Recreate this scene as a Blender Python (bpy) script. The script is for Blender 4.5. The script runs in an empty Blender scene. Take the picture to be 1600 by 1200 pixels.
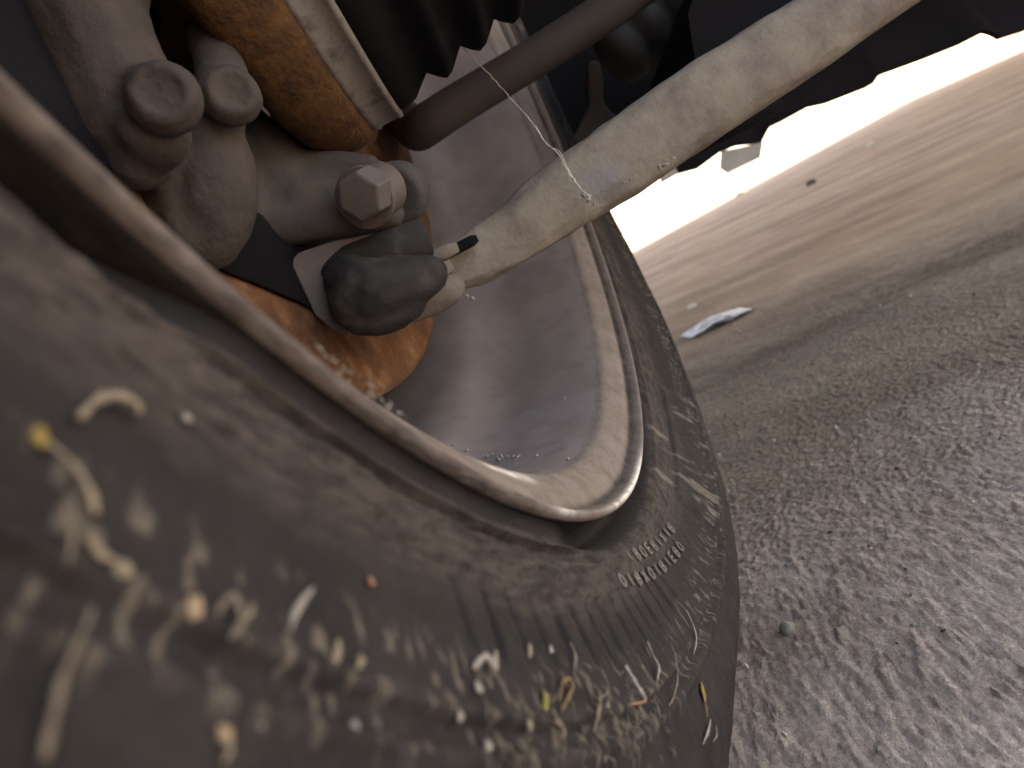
import bpy, bmesh, math, random
import numpy as np
from mathutils import Vector, Matrix, Quaternion

random.seed(7); RNG = np.random.RandomState(7)
scene = bpy.context.scene
COL = scene.collection

# ------------------------------------------------------------------ camera, sky, sun, exposure
CAM = np.array([-0.20955, -0.03779, -0.14304])
YAW, PITCH, ROLL, FPX = 0.2894, -0.08596, -0.44847, 1150.0
FW = np.array([math.cos(PITCH)*math.cos(YAW), math.cos(PITCH)*math.sin(YAW), math.sin(PITCH)])
_r = np.cross(FW, [0, 0, 1]); _r /= np.linalg.norm(_r); _u = np.cross(_r, FW)
RT = math.cos(ROLL)*_r + math.sin(ROLL)*_u
UP = -math.sin(ROLL)*_r + math.cos(ROLL)*_u
cam_d = bpy.data.cameras.new('camera')
cam = bpy.data.objects.new('camera', cam_d); COL.objects.link(cam)
cam.matrix_world = Matrix(((RT[0], UP[0], -FW[0], CAM[0]), (RT[1], UP[1], -FW[1], CAM[1]),
                           (RT[2], UP[2], -FW[2], CAM[2]), (0, 0, 0, 1)))
cam_d.sensor_width = 36.0; cam_d.lens = 36.0*FPX/1600.0
cam_d.clip_start = 0.003; cam_d.clip_end = 2000.0
cam_d.dof.use_dof = True; cam_d.dof.focus_distance = 0.19; cam_d.dof.aperture_fstop = 22.0
scene.camera = cam

# the car heads along HD; its front wheel is steered 16.6 degrees towards the right
HD = np.array([math.cos(YAW), math.sin(YAW), 0.0])
RD = np.array([math.sin(YAW), -math.cos(YAW), 0.0])        # the car's right hand side
SUN_ELEV = math.radians(45.0)
sun_from = -HD*math.cos(math.radians(120)) + RD*math.sin(math.radians(120))   # from the car's front right
SUN_DIR = Vector(tuple(sun_from*math.cos(SUN_ELEV) + np.array([0, 0, math.sin(SUN_ELEV)])))
world = bpy.data.worlds.new('World'); scene.world = world; world.use_nodes = True
wn = world.node_tree; wn.nodes.clear()
sky = wn.nodes.new('ShaderNodeTexSky'); sky.sky_type = 'NISHITA'; sky.sun_disc = False
sky.sun_elevation = SUN_ELEV
sky.sun_rotation = math.atan2(SUN_DIR.x, SUN_DIR.y)
sky.dust_density = 2.0
bg = wn.nodes.new('ShaderNodeBackground'); bg.inputs['Strength'].default_value = 0.12
wo = wn.nodes.new('ShaderNodeOutputWorld')
wn.links.new(sky.outputs[0], bg.inputs[0]); wn.links.new(bg.outputs[0], wo.inputs[0])
sd = bpy.data.lights.new('sun', 'SUN'); sd.energy = 4.0; sd.angle = math.radians(0.5); sd.color = (1.0, 0.93, 0.84)
so = bpy.data.objects.new('sun', sd); COL.objects.link(so)
so.rotation_euler = SUN_DIR.to_track_quat('Z', 'Y').to_euler()
scene.view_settings.view_transform = 'Standard'; scene.view_settings.look = 'None'
scene.view_settings.gamma = 1.0; scene.view_settings.use_curve_mapping = False
scene.view_settings.exposure = 2.65
scene.view_settings.use_white_balance = True; scene.view_settings.white_balance_temperature = 9000.0; scene.view_settings.white_balance_tint = 17.0
scene.cycles.max_bounces = 10; scene.cycles.diffuse_bounces = 7

# ------------------------------------------------------------------ helpers
def at(px, py, t):
    """point in the place seen at photograph pixel (px,py), t metres deep"""
    d = FW + (px-800)/FPX*RT - (py-600)/FPX*UP
    return Vector(tuple(CAM + t*d))

def hash2(ix, iy, seed):
    h = (ix.astype(np.int64)*374761393 + iy.astype(np.int64)*668265263 + seed*974634777) & 0xffffffff
    h = ((h ^ (h >> 13))*1274126177) & 0xffffffff
    return ((h ^ (h >> 16)) & 0xffff)/65535.0

def vn(x, y, seed=0):
    """smooth value noise, 0..1"""
    x = np.asarray(x, float); y = np.asarray(y, float)
    ix = np.floor(x); iy = np.floor(y); fx = x-ix; fy = y-iy
    fx = fx*fx*fx*(fx*(fx*6-15)+10); fy = fy*fy*fy*(fy*(fy*6-15)+10)
    a = hash2(ix, iy, seed); b = hash2(ix+1, iy, seed); c = hash2(ix, iy+1, seed); d = hash2(ix+1, iy+1, seed)
    return (a*(1-fx)+b*fx)*(1-fy) + (c*(1-fx)+d*fx)*fy

def fbm(x, y, seed=0, oc=4, g=.5):
    s = 0; a = 1; n = 0
    for k in range(oc):
        s = s + a*vn(x*2**k+k*17.3, y*2**k-k*9.1, seed+k); n += a; a *= g
    return s/n

def smooth(a, b, x):
    t = np.clip((x-a)/(b-a), 0, 1); return t*t*(3-2*t)

def link(name, me, mat=None, parent=None):
    o = bpy.data.objects.new(name, me); COL.objects.link(o)
    if mat: me.materials.append(mat)
    if parent: o.parent = parent
    return o

def grid_mesh(name, P, closed_u=False, closed_v=False, attrs=None, shade=True):
    """P: (nu,nv,3) array of points"""
    nu, nv = P.shape[:2]
    iu = np.arange(nu if closed_u else nu-1); iv = np.arange(nv if closed_v else nv-1)
    A, B = np.meshgrid(iu, iv, indexing='ij'); A2 = (A+1) % nu; B2 = (B+1) % nv
    F = np.stack([A*nv+B, A2*nv+B, A2*nv+B2, A*nv+B2], -1).reshape(-1, 4)
    me = bpy.data.meshes.new(name)
    me.vertices.add(nu*nv); me.vertices.foreach_set('co', P.reshape(-1).astype(np.float32))
    me.loops.add(F.size); me.loops.foreach_set('vertex_index', F.reshape(-1).astype(np.int32))
    me.polygons.add(len(F)); me.polygons.foreach_set('loop_start', (np.arange(len(F))*4).astype(np.int32))
    me.polygons.foreach_set('loop_total', np.full(len(F), 4, np.int32))
    me.update(calc_edges=True); me.validate()
    if shade: me.polygons.foreach_set('use_smooth', np.ones(len(F), bool))
    for k, a in (attrs or {}).items():
        at_ = me.attributes.new(k, 'FLOAT', 'POINT'); at_.data.foreach_set('value', np.asarray(a, np.float32).reshape(-1))
    return me

def bm_mesh(name, bm, smooth_=True):
    bmesh.ops.recalc_face_normals(bm, faces=bm.faces)
    me = bpy.data.meshes.new(name); bm.to_mesh(me); bm.free()
    if smooth_:
        for p in me.polygons: p.use_smooth = True
    return me

def frame(d):
    d = Vector(d).normalized(); a = Vector((0, 0, 1)) if abs(d.z) < .9 else Vector((1, 0, 0))
    e1 = d.cross(a).normalized(); return e1, d.cross(e1).normalized(), d

def spline(pts, n):
    """Catmull-Rom through rows of numbers"""
    Q = np.array(pts, float); Q = np.vstack([2*Q[0]-Q[1], Q, 2*Q[-1]-Q[-2]]); out = []
    m = len(Q)-3
    for s in np.linspace(0, m-1e-6, n):
        k = int(s); t = s-k; a, b, c, d = Q[k:k+4]
        out.append(.5*((2*b)+(-a+c)*t+(2*a-5*b+4*c-d)*t*t+(-a+3*b-3*c+d)*t**3))
    return np.array(out)

def tube_into(bm, pts, radii, seg=10, squash=1.0, axis=None, power=2.0):
    """swept closed tube; squash flattens along axis"""
    pts = [Vector(p) for p in pts]; rings = []
    ref = None
    for i, p in enumerate(pts):
        d = (pts[min(i+1, len(pts)-1)]-pts[max(i-1, 0)]).normalized()
        if axis is not None: e1 = (Vector(axis)-d*Vector(axis).dot(d)).normalized()
        elif ref is None: e1 = frame(d)[0]
        else: e1 = (ref-d*ref.dot(d)).normalized()
        ref = e1; e2 = d.cross(e1)
        ring = []
        for k in range(seg):
            a = 2*math.pi*k/seg; c, s = math.cos(a), math.sin(a)
            c = math.copysign(abs(c)**(2/power), c); s = math.copysign(abs(s)**(2/power), s)
            ring.append(bm.verts.new(p + e1*c*radii[i]*squash + e2*s*radii[i]))
        rings.append(ring)
    for a, b in zip(rings, rings[1:]):
        for k in range(seg): bm.faces.new((a[k], a[(k+1) % seg], b[(k+1) % seg], b[k]))
    bm.faces.new(rings[0][::-1]); bm.faces.new(rings[-1])

def lathe_into(bm, prof, base, axis, seg=64, arc=None):
    """prof: (distance along axis, radius)"""
    e1, e2, d = frame(axis); base = Vector(base); rings = []
    for s, r in prof:
        if r < 1e-6: rings.append([bm.verts.new(base+d*s)]); continue
        rings.append([bm.verts.new(base+d*s+e1*r*math.cos(2*math.pi*k/seg)+e2*r*math.sin(2*math.pi*k/seg)) for k in range(seg)])
    for a, b in zip(rings, rings[1:]):
        for k in range(seg):
            k2 = (k+1) % seg
            if len(a) == 1 and len(b) == 1: continue
            if len(a) == 1: bm.faces.new((a[0], b[k2], b[k]))
            elif len(b) == 1: bm.faces.new((a[k], a[k2], b[0]))
            else: bm.faces.new((a[k], a[k2], b[k2], b[k]))

def slab_into(bm, pts, thick):
    """polygon of 3-D points given real thickness along `thick`"""
    a = [bm.verts.new(Vector(p)) for p in pts]; b = [bm.verts.new(Vector(p)+Vector(thick)) for p in pts]
    n = len(pts)
    bm.faces.new(a); bm.faces.new(b[::-1])
    for k in range(n): bm.faces.new((a[k], b[k], b[(k+1) % n], a[(k+1) % n]))

# ------------------------------------------------------------------ materials
def mat(name, ramp, scale=40., rough=.6, metal=0., bump=.2, bscale=None, detail=6., rough2=None, spec=.5, dist=.0008, attr=None, speck=None):
    """ramp: list of (pos,colour) over a noise; attr: list of (attribute, colour, rough, metal) laid over it in turn;
    speck: (scale, threshold, colour) little spots"""
    m = bpy.data.materials.new(name); m.use_nodes = True; nt = m.node_tree; N = nt.nodes; L = nt.links
    b = N['Principled BSDF']; tc = N.new('ShaderNodeTexCoord')
    no = N.new('ShaderNodeTexNoise'); no.inputs['Scale'].default_value = scale; no.inputs['Detail'].default_value = detail
    no.inputs['Roughness'].default_value = .62
    L.new(tc.outputs['Object'], no.inputs['Vector'])
    cr = N.new('ShaderNodeValToRGB'); el = cr.color_ramp.elements
    while len(el) < len(ramp): el.new(.5)
    for e, (p, c) in zip(el, ramp): e.position = p; e.color = (*c, 1)
    L.new(no.outputs['Fac'], cr.inputs['Fac']); col = cr.outputs['Color']
    if speck:
        ns = N.new('ShaderNodeTexNoise'); ns.inputs['Scale'].default_value = speck[0]; ns.inputs['Detail'].default_value = 2
        L.new(tc.outputs['Object'], ns.inputs['Vector'])
        mr = N.new('ShaderNodeMapRange'); mr.inputs['From Min'].default_value = speck[1]; mr.inputs['From Max'].default_value = speck[1]+.06
        L.new(ns.outputs['Fac'], mr.inputs['Value'])
        mx = N.new('ShaderNodeMix'); mx.data_type = 'RGBA'; L.new(mr.outputs[0], mx.inputs[0]); L.new(col, mx.inputs[6])
        mx.inputs[7].default_value = (*speck[2], 1); col = mx.outputs[2]
    rv = None; mv = None
    rm = N.new('ShaderNodeMapRange'); rm.inputs['To Min'].default_value = rough; rm.inputs['To Max'].default_value = rough2 if rough2 is not None else min(1, rough+.15)
    rm.inputs['From Min'].default_value = .3; rm.inputs['From Max'].default_value = .7
    L.new(no.outputs['Fac'], rm.inputs['Value']); rv = rm.outputs[0]
    vm = N.new('ShaderNodeValue'); vm.outputs[0].default_value = metal; mv = vm.outputs[0]
    for (an, c, r_, me_) in (attr or []):
        a = N.new('ShaderNodeAttribute'); a.attribute_name = an
        fn = N.new('ShaderNodeTexNoise'); fn.inputs['Scale'].default_value = scale*6; fn.inputs['Detail'].default_value = 5
        L.new(tc.outputs['Object'], fn.inputs['Vector'])
        ma = N.new('ShaderNodeMath'); ma.operation = 'MULTIPLY_ADD'; ma.inputs[1].default_value = .5; ma.inputs[2].default_value = -.25
        L.new(fn.outputs['Fac'], ma.inputs[0])
        ms = N.new('ShaderNodeMath'); ms.operation = 'MULTIPLY'; L.new(ma.outputs[0], ms.inputs[0])
        # dust thins out in a ragged way where it is half there
        k1 = N.new('ShaderNodeMath'); k1.operation = 'MULTIPLY'; L.new(a.outputs['Fac'], k1.inputs[0])
        k2 = N.new('ShaderNodeMath'); k2.operation = 'SUBTRACT'; k2.inputs[0].default_value = 1.15; L.new(a.outputs['Fac'], k2.inputs[1])
        L.new(k2.outputs[0], k1.inputs[1]); k3 = N.new('ShaderNodeMath'); k3.operation = 'MULTIPLY'; k3.inputs[1].default_value = 4
        L.new(k1.outputs[0], k3.inputs[0]); L.new(k3.outputs[0], ms.inputs[1])
        ad = N.new('ShaderNodeMath'); ad.operation = 'ADD'; ad.use_clamp = True
        L.new(ms.outputs[0], ad.inputs[0]); L.new(a.outputs['Fac'], ad.inputs[1])
        mx = N.new('ShaderNodeMix'); mx.data_type = 'RGBA'; L.new(ad.outputs[0], mx.inputs[0]); L.new(col, mx.inputs[6])
        mx.inputs[7].default_value = (*c, 1); col = mx.outputs[2]
        m2 = N.new('ShaderNodeMix'); L.new(ad.outputs[0], m2.inputs[0]); L.new(rv, m2.inputs[2]); m2.inputs[3].default_value = r_; rv = m2.outputs[0]
        m3 = N.new('ShaderNodeMix'); L.new(ad.outputs[0], m3.inputs[0]); L.new(mv, m3.inputs[2]); m3.inputs[3].default_value = me_; mv = m3.outputs[0]
    L.new(col, b.inputs['Base Color']); L.new(rv, b.inputs['Roughness']); L.new(mv, b.inputs['Metallic'])
    b.inputs['Specular IOR Level'].default_value = spec
    if bump:
        n2 = N.new('ShaderNodeTexNoise'); n2.inputs['Scale'].default_value = bscale or scale*3; n2.inputs['Detail'].default_value = 5
        L.new(tc.outputs['Object'], n2.inputs['Vector'])
        bp = N.new('ShaderNodeBump'); bp.inputs['Strength'].default_value = bump; bp.inputs['Distance'].default_value = dist
        L.new(n2.outputs['Fac'], bp.inputs['Height']); L.new(bp.outputs[0], b.inputs['Normal'])
    return m

M = {}
M['rubber'] = mat('dusty_tyre_rubber', [(.3, (.0135, .013, .0145)), (.7, (.030, .0275, .029))], 90, .74, bump=.5, bscale=900, dist=.0004,
                  attr=[('dust', (.180, .147, .126), .95, 0), ('pale', (.30, .26, .21), .95, 0)], spec=.22)
M['letters'] = mat('dusty_moulded_rubber', [(.3, (.13, .115, .10)), (.7, (.24, .21, .18))], 200, .9, bump=.3, bscale=900, dist=.0003)
M['rim'] = mat('dirty_wheel_paint', [(.35, (.255, .222, .228)), (.65, (.33, .29, .285))], 22, .56, .08, bump=.2, bscale=260, rough2=.7, dist=.0004,
               attr=[('dust', (.195, .155, .128), .8, 0), ('grime_shade', (.030, .026, .024), .9, 0), ('scuff_glint', (.92, .90, .86), .35, .2)])
M['ground'] = None
M['rust'] = mat('orange_rusted_disc', [(.32, (.055, .027, .017)), (.46, (.115, .052, .026)), (.58, (.16, .077, .038)), (.72, (.24, .140, .085))], 110, .8, .0, bump=.7, detail=9., spec=.25, bscale=600, dist=.0004)
M['rust_dark'] = mat('brown_orange_rust', [(.30, (.055, .034, .024)), (.44, (.088, .047, .025)), (.56, (.125, .064, .027)), (.72, (.16, .095, .05))], 170, .8, bump=.8, bscale=500, dist=.0009, detail=9., spec=.2)
M['cast'] = mat('brown_rusty_cast_iron', [(.3, (.033, .026, .023)), (.55, (.058, .045, .040)), (.75, (.085, .066, .057))], 70, .78, bump=.6, bscale=420, dist=.0008)
M['knuckle'] = mat('grey_brown_cast_steel', [(.3, (.042, .040, .043)), (.55, (.065, .058, .057)), (.72, (.098, .068, .052))], 55, .75, bump=.5, bscale=420, dist=.0007)
M['bolt'] = mat('dull_mauve_bolt_steel', [(.3, (.09, .076, .074)), (.7, (.14, .118, .112))], 90, .6, .2, bump=.3, bscale=500, dist=.0004)
M['boot'] = mat('black_boot_rubber', [(.3, (.005, .005, .007)), (.7, (.012, .012, .015))], 60, .95, spec=.1, bump=.2, bscale=500, dist=.0004)
M['bjoint'] = mat('dark_greasy_rubber', [(.3, (.014, .014, .016)), (.55, (.03, .028, .028)), (.75, (.070, .060, .052))], 140, .75, spec=.3, bump=.3, bscale=300, dist=.0005)
M['clamp'] = mat('pale_grey_clamp_steel', [(.3, (.18, .165, .15)), (.5, (.27, .25, .23)), (.68, (.09, .08, .075))], 110, .5, .3, bump=.3, bscale=400, dist=.0004)
M['arm'] = mat('dusty_grey_arm_paint', [(.30, (.135, .121, .110)), (.42, (.195, .165, .142)), (.56, (.245, .22, .185)), (.75, (.32, .285, .225))], 75, .72, bump=.5, bscale=700, dist=.0006,
               speck=(900, .66, (.22, .20, .175)), attr=[('patch', (.17, .18, .20), .6, 0)])
M['plate'] = mat('pale_dusty_steel_plate', [(.3, (.11, .092, .078)), (.7, (.21, .18, .15))], 90, .75, bump=.5, bscale=500, dist=.0006)
M['dark'] = mat('black_underbody_plastic', [(.3, (.007, .007, .009)), (.7, (.014, .0135, .017))], 12, .9, spec=.12, bump=.3, bscale=60, dist=.003)
M['brown'] = mat('brown_dirty_steel', [(.3, (.045, .037, .034)), (.6, (.08, .064, .054)), (.8, (.14, .11, .08))], 30, .75, bump=.5, bscale=250, dist=.001)
M['bar'] = mat('dark_brown_bar', [(.3, (.020, .017, .018)), (.7, (.042, .035, .034))], 30, .8, bump=.3, bscale=200)
M['paint'] = mat('dark_body_paint', [(.3, (.04, .04, .045)), (.7, (.06, .06, .065))], 4, .35, bump=0)
M['tab'] = mat('grey_plastic_tab', [(.3, (.34, .34, .33)), (.7, (.46, .45, .43))], 60, .6, bump=.2)

def flat(name, c, rough=.75, var=.25, sss=0.):
    m = mat(name, [(.3, tuple(v*(1-var) for v in c)), (.7, tuple(min(1, v*(1+var)) for v in c))], 700, rough, bump=.3, bscale=1500, dist=.0003)
    return m
M['straw'] = flat('dry_straw', (0.252, 0.211, 0.152)); M['white_bit'] = flat('pale_bit', (0.312, 0.294, 0.261)); M['yellow'] = flat('yellow_husk', (0.266, 0.192, 0.050))
M['green_yellow'] = flat('green_yellow_seed', (0.310, 0.291, 0.074)); M['tan'] = flat('tan_curl', (0.192, 0.129, 0.060)); M['root'] = flat('grey_brown_root', (0.165, 0.138, 0.106))
M['red_bit'] = flat('reddish_bit', (.34, .17, .10)); M['peach'] = flat('peach_seed', (0.330, 0.238, 0.156)); M['grey_bit'] = flat('grey_flake', (0.248, 0.242, 0.236))
M['pebble_pale'] = flat('pale_pebble', (.62, .60, .55)); M['pebble_dark'] = flat('dark_pebble', (.06, .05, .045)); M['pebble_green'] = flat('grey_green_pebble', (.19, .20, .17))
M['scrap'] = flat('bluish_white_plastic', (.27, .30, .38), .4); M['web'] = flat('silk', (.75, .72, .66), .5)

# ------------------------------------------------------------------ ground (structure)
SLOPE = 0.045
def ground_plane(x, y): return -.29 + SLOPE*(x*HD[0]+y*HD[1])
def ground_relief(x, y):
    a = fbm(x*330, y*330, 3, 3, .6); b = fbm(x*620, y*620, 11, 2, .6)
    ridged = 1-np.abs(2*fbm(x*240+3, y*240, 23, 2)-1)
    h = .0020*np.abs(a-.5)*2*.6 + .0012*(a-.5) + .0012*(b-.5) + .0006*(ridged-.75)
    h += .0010*(fbm(x*38, y*38, 31, 2)-.5) + .004*(fbm(x*7, y*7, 41, 2)-.5)
    return h
def steps(lo, hi, fine_lo, fine_hi, h, g):
    mid = list(np.arange(fine_lo, fine_hi, h)); up = []; x = fine_hi; s = h
    while x < hi: up.append(x); s *= g; x += s
    dn = []; x = fine_lo-h; s = h
    while x > lo: dn.append(x); s *= g; x -= s
    return np.array([lo]+dn[::-1]+mid+up+[hi])
U = steps(-60, 400, .12, .42, .0009, 1.02); V = steps(-200, 200, -.05, .27, .0009, 1.025)
UU, VV = np.meshgrid(U, V, indexing='ij')
GX = UU*HD[0]+VV*RD[0] - .0; GY = UU*HD[1]+VV*RD[1]
GX = GX + CAM[0]*0; GY = GY
rel = ground_relief(GX, GY)*np.clip(8.0/(8.0+np.hypot(GX, GY)**2), 0, 1)
GZ = ground_plane(GX, GY) + rel
gm = bpy.data.materials.new('rough_concrete'); gm.use_nodes = True
nt = gm.node_tree; N = nt.nodes; L = nt.links; b = N['Principled BSDF']; tc = N.new('ShaderNodeTexCoord')
def noise_node(scale, detail, vec=None, rough=.6):
    n = N.new('ShaderNodeTexNoise'); n.inputs['Scale'].default_value = scale; n.inputs['Detail'].default_value = detail
    n.inputs['Roughness'].default_value = rough; L.new(vec or tc.outputs['Object'], n.inputs['Vector']); return n.outputs['Fac']
def ramp_node(fac, stops):
    cr = N.new('ShaderNodeValToRGB'); el = cr.color_ramp.elements
    while len(el) < len(stops): el.new(.5)
    for e, (p, c) in zip(el, stops): e.position = p; e.color = (*c, 1)
    L.new(fac, cr.inputs['Fac']); return cr.outputs['Color']
def mul(a, bb, f=1.):
    mx = N.new('ShaderNodeMix'); mx.data_type = 'RGBA'; mx.blend_type = 'MULTIPLY'; mx.inputs[0].default_value = f
    L.new(a, mx.inputs[6]); L.new(bb, mx.inputs[7]); return mx.outputs[2]
mp = N.new('ShaderNodeMapping'); mp.inputs['Rotation'].default_value = (0, 0, -YAW); mp.inputs['Scale'].default_value = (1.0, .28, 1.0)
L.new(tc.outputs['Object'], mp.inputs['Vector'])
c1 = ramp_node(noise_node(14, 5), [(.3, (.325, .265, .215)), (.6, (.405, .338, .282)), (.8, (.47, .40, .34))])
c2 = ramp_node(noise_node(8.5, 5, mp.outputs[0], .55), [(.36, (.66, .61, .58)), (.46, (.92, .89, .87)), (.66, (1.18, 1.15, 1.10))])
c3 = ramp_node(noise_node(520, 5, None, .75), [(.32, (.66, .62, .58)), (.52, (1.04, 1.0, .955)), (.70, (1.32, 1.27, 1.21))])
# brighter light on the near concrete, painted as a pale ragged-edged patch
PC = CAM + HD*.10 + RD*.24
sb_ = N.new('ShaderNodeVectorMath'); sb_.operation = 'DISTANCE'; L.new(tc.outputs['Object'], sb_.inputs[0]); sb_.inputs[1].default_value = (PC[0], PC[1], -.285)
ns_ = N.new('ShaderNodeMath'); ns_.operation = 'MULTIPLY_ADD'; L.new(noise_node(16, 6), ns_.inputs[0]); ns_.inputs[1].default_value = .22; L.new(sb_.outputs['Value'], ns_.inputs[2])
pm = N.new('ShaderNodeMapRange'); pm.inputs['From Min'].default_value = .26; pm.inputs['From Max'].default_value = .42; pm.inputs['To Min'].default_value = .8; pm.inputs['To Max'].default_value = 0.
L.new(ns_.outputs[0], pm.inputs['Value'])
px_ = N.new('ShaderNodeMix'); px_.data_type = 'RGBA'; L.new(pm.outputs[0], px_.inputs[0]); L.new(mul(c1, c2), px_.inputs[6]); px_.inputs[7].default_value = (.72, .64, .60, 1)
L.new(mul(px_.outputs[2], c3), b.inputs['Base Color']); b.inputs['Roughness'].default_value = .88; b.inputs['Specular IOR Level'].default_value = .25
bp = N.new('ShaderNodeBump'); bp.inputs['Strength'].default_value = .9; bp.inputs['Distance'].default_value = .0011
L.new(noise_node(760, 5, None, .7), bp.inputs['Height']); L.new(bp.outputs[0], b.inputs['Normal'])
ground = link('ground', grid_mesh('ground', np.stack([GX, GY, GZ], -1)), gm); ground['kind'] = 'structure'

# ------------------------------------------------------------------ the car: one thing, everything on it a part
car = bpy.data.objects.new('car', None); COL.objects.link(car); car.location = (0, 0, 0)
car['label'] = 'underside of a parked car round its front wheel with rusty brake and suspension'
car['category'] = 'car'
def part(name, me, m, parent=None, label=None, kind=None):
    o = link(name, me, m, parent or car)
    if label: o['label'] = label
    if kind: o['kind'] = kind
    return o

# --- tyre -------------------------------------------------------------------
PROF = np.array([(.1905, .020), (.1935, .012), (.1965, .0085), (.1990, .0085), (.2008, .0100), (.2038, .0094), (.2052, .0055), (.2066, .0022), (.2088, .0006), (.2130, -.0003), (.2180, -.0011),
                 (.2240, -.0021), (.2310, -.0031), (.2380, -.0037), (.2460, -.0038), (.2540, -.0010), (.2620, .0020), (.2700, .0065), (.2775, .0120),
                 (.2835, .0160), (.2875, .0250), (.2905, .0360), (.2935, .0550), (.2955, .0800), (.2955, .1000), (.2935, .1250), (.2905, .1460), (.2835, .168),
                 (.2700, .184), (.2460, .193), (.2240, .190), (.2085, .183), (.1990, .174), (.1905, .160)])
def load_y(deg_, r):
    """how far the side wall bulges out near the ground"""
    return -.0098*np.exp(-(np.abs(deg_+66)/np.where(np.asarray(deg_) < -66, 32., 36.))**3)*smooth(.202, .236, r)*(1-smooth(.245, .281, r))
def prof_y(r):
    return np.interp(r, PROF[:21, 0], PROF[:21, 1])
pr = spline(PROF[:20], 300); pr = np.vstack([pr, spline(PROF[19:], 60)[1:]])
d2r = math.pi/180
TH = np.concatenate([np.arange(-205, -147, .3), np.arange(-147, -112, .05), np.arange(-112, -80, .09), np.arange(-80, -20, .25), np.arange(-20, 155, 1.)])*d2r
TT, RR = np.meshgrid(TH, pr[:, 0], indexing='ij'); YY = np.meshgrid(TH, pr[:, 1], indexing='ij')[1].copy()
inb = (YY < .03).astype(float)
deg = TT/d2r
YY += inb*load_y(deg, RR)
# packed dirt fills the groove beside the rim on the near side
YY -= .0072*smooth(.1992, .2000, RR)*(1-smooth(.2042, .2066, RR))*(1-smooth(-118, -106, deg))*(.35+.65*smooth(-143, -138, deg))*inb
arcl = TT*.235
# rings, ribs and moulded steps on the inner side wall (depth positive = proud, towards -Y)
wob = (vn(arcl*30, RR*0, 5)-.5)*.0012
rib = np.abs(((deg+.5*vn(deg*.7, RR*0, 8)) % 1.95)/1.95-.5)*2
ribs = -.0019*(1-smooth(.10, .34, rib))*smooth(.2140, .2162, RR+wob)*(1-smooth(.2225, .2265, RR+wob))*(.35+.65*vn(deg*.8, RR*90, 9))*smooth(-130.5, -129, deg)*(1-smooth(-104, -101, deg))
ring = .0006*np.exp(-((RR-.2308)/.0008)**2) + .0007*np.exp(-((RR-.2352)/.0010)**2) + .0005*np.exp(-((RR-.2085)/.0009)**2)
stepd = -.0008*smooth(.2316, .2320, RR)*(1-smooth(.2336, .2342, RR))
dirt = .0016*(fbm(arcl*260+(RR-.2)*420, RR*520, 51, 4)-.5)*smooth(.206, .209, RR)*(1-smooth(.2145, .2175, RR))*(1-.85*smooth(-114, -110, deg)) + .0009*(1-np.abs(2*fbm(arcl*120+RR*260, RR*420, 57, 3)-1))*smooth(.206, .209, RR)*(1-smooth(.213, .216, RR))*(1-.85*smooth(-114, -110, deg))
rough = .00035*(fbm(arcl*900, RR*900, 61, 3)-.5)+.0003*(fbm(arcl*300, RR*300, 63, 2)-.5)
lumps = .0005*(fbm(arcl*120, RR*160, 71, 3)-.5)*smooth(.2145, .225, RR)
panel = .0010*smooth(-87.5, -86, deg)*(1-smooth(-66, -64, deg))*smooth(.2155, .2165, RR)*(1-smooth(.233, .2345, RR))
dust_gain = .29
YY -= inb*smooth(.2035, .206, RR)*(ribs+ring+stepd+dirt+rough+lumps+panel)
# tread blocks across the far shoulder, and the flat of the contact patch
R2 = RR.copy()
tr = smooth(.286, .289, RR)
R2 -= tr*.006*(1-smooth(.10, .22, np.abs(((deg*.5) % 3.2)/3.2-.5)*2))
PX = R2*np.cos(TT); PZ = R2*np.sin(TT)
PZ = np.maximum(PZ, -.2903 + SLOPE*(PX*HD[0]+YY*HD[1]))
# where dust has settled
n1 = fbm(arcl*240+(RR*400), RR*260, 81, 4); n2 = fbm(arcl*22, RR*60, 91, 3); n3 = fbm(arcl*120+RR*300, RR*1500, 95, 3)
dust = smooth(.2060, .2074, RR+.004*(1-smooth(-118, -106, deg)))*(1-smooth(.2135, .2215, RR+(n1-.5)*.008))*(.25+.75*smooth(.36, .60, n1*.5+n3*.5))
dust += .12*smooth(.45, .65, fbm(arcl*160, RR*200, 93, 4))*smooth(.22, .23, RR)*(1-smooth(.252, .27, RR))
dust += .35*np.exp(-((RR-.2310)/.0012)**2)*smooth(.4, .62, n1) + .12*np.exp(-((RR-.2352)/.0014)**2)*smooth(.4, .6, n1)
dust *= 1-.75*smooth(-104, -97, deg)*smooth(.2255, .2275, RR)
dust += .05*smooth(.2055, .207, RR)
pale = .8*smooth(.60, .72, fbm(arcl*190, RR*90, 101, 3))*smooth(.206, .209, RR)*(1-smooth(.230, .236, RR))*smooth(-89, -86, deg)*(1-smooth(-66, -62, deg))
pale += .7*smooth(.63, .72, fbm(arcl*900, RR*420, 111, 3))*smooth(.2225, .227, RR)*(1-smooth(.2335, .238, RR))
tyre = part('tyre', grid_mesh('tyre', np.stack([PX, YY, PZ], -1), attrs={'dust': np.clip(dust*dust_gain, 0, 1)*inb+.15*(1-inb), 'pale': np.clip(pale*.5, 0, 1)*inb}),
            M['rubber'], label='dusty black tyre with straw bits stuck to its side wall')

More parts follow.
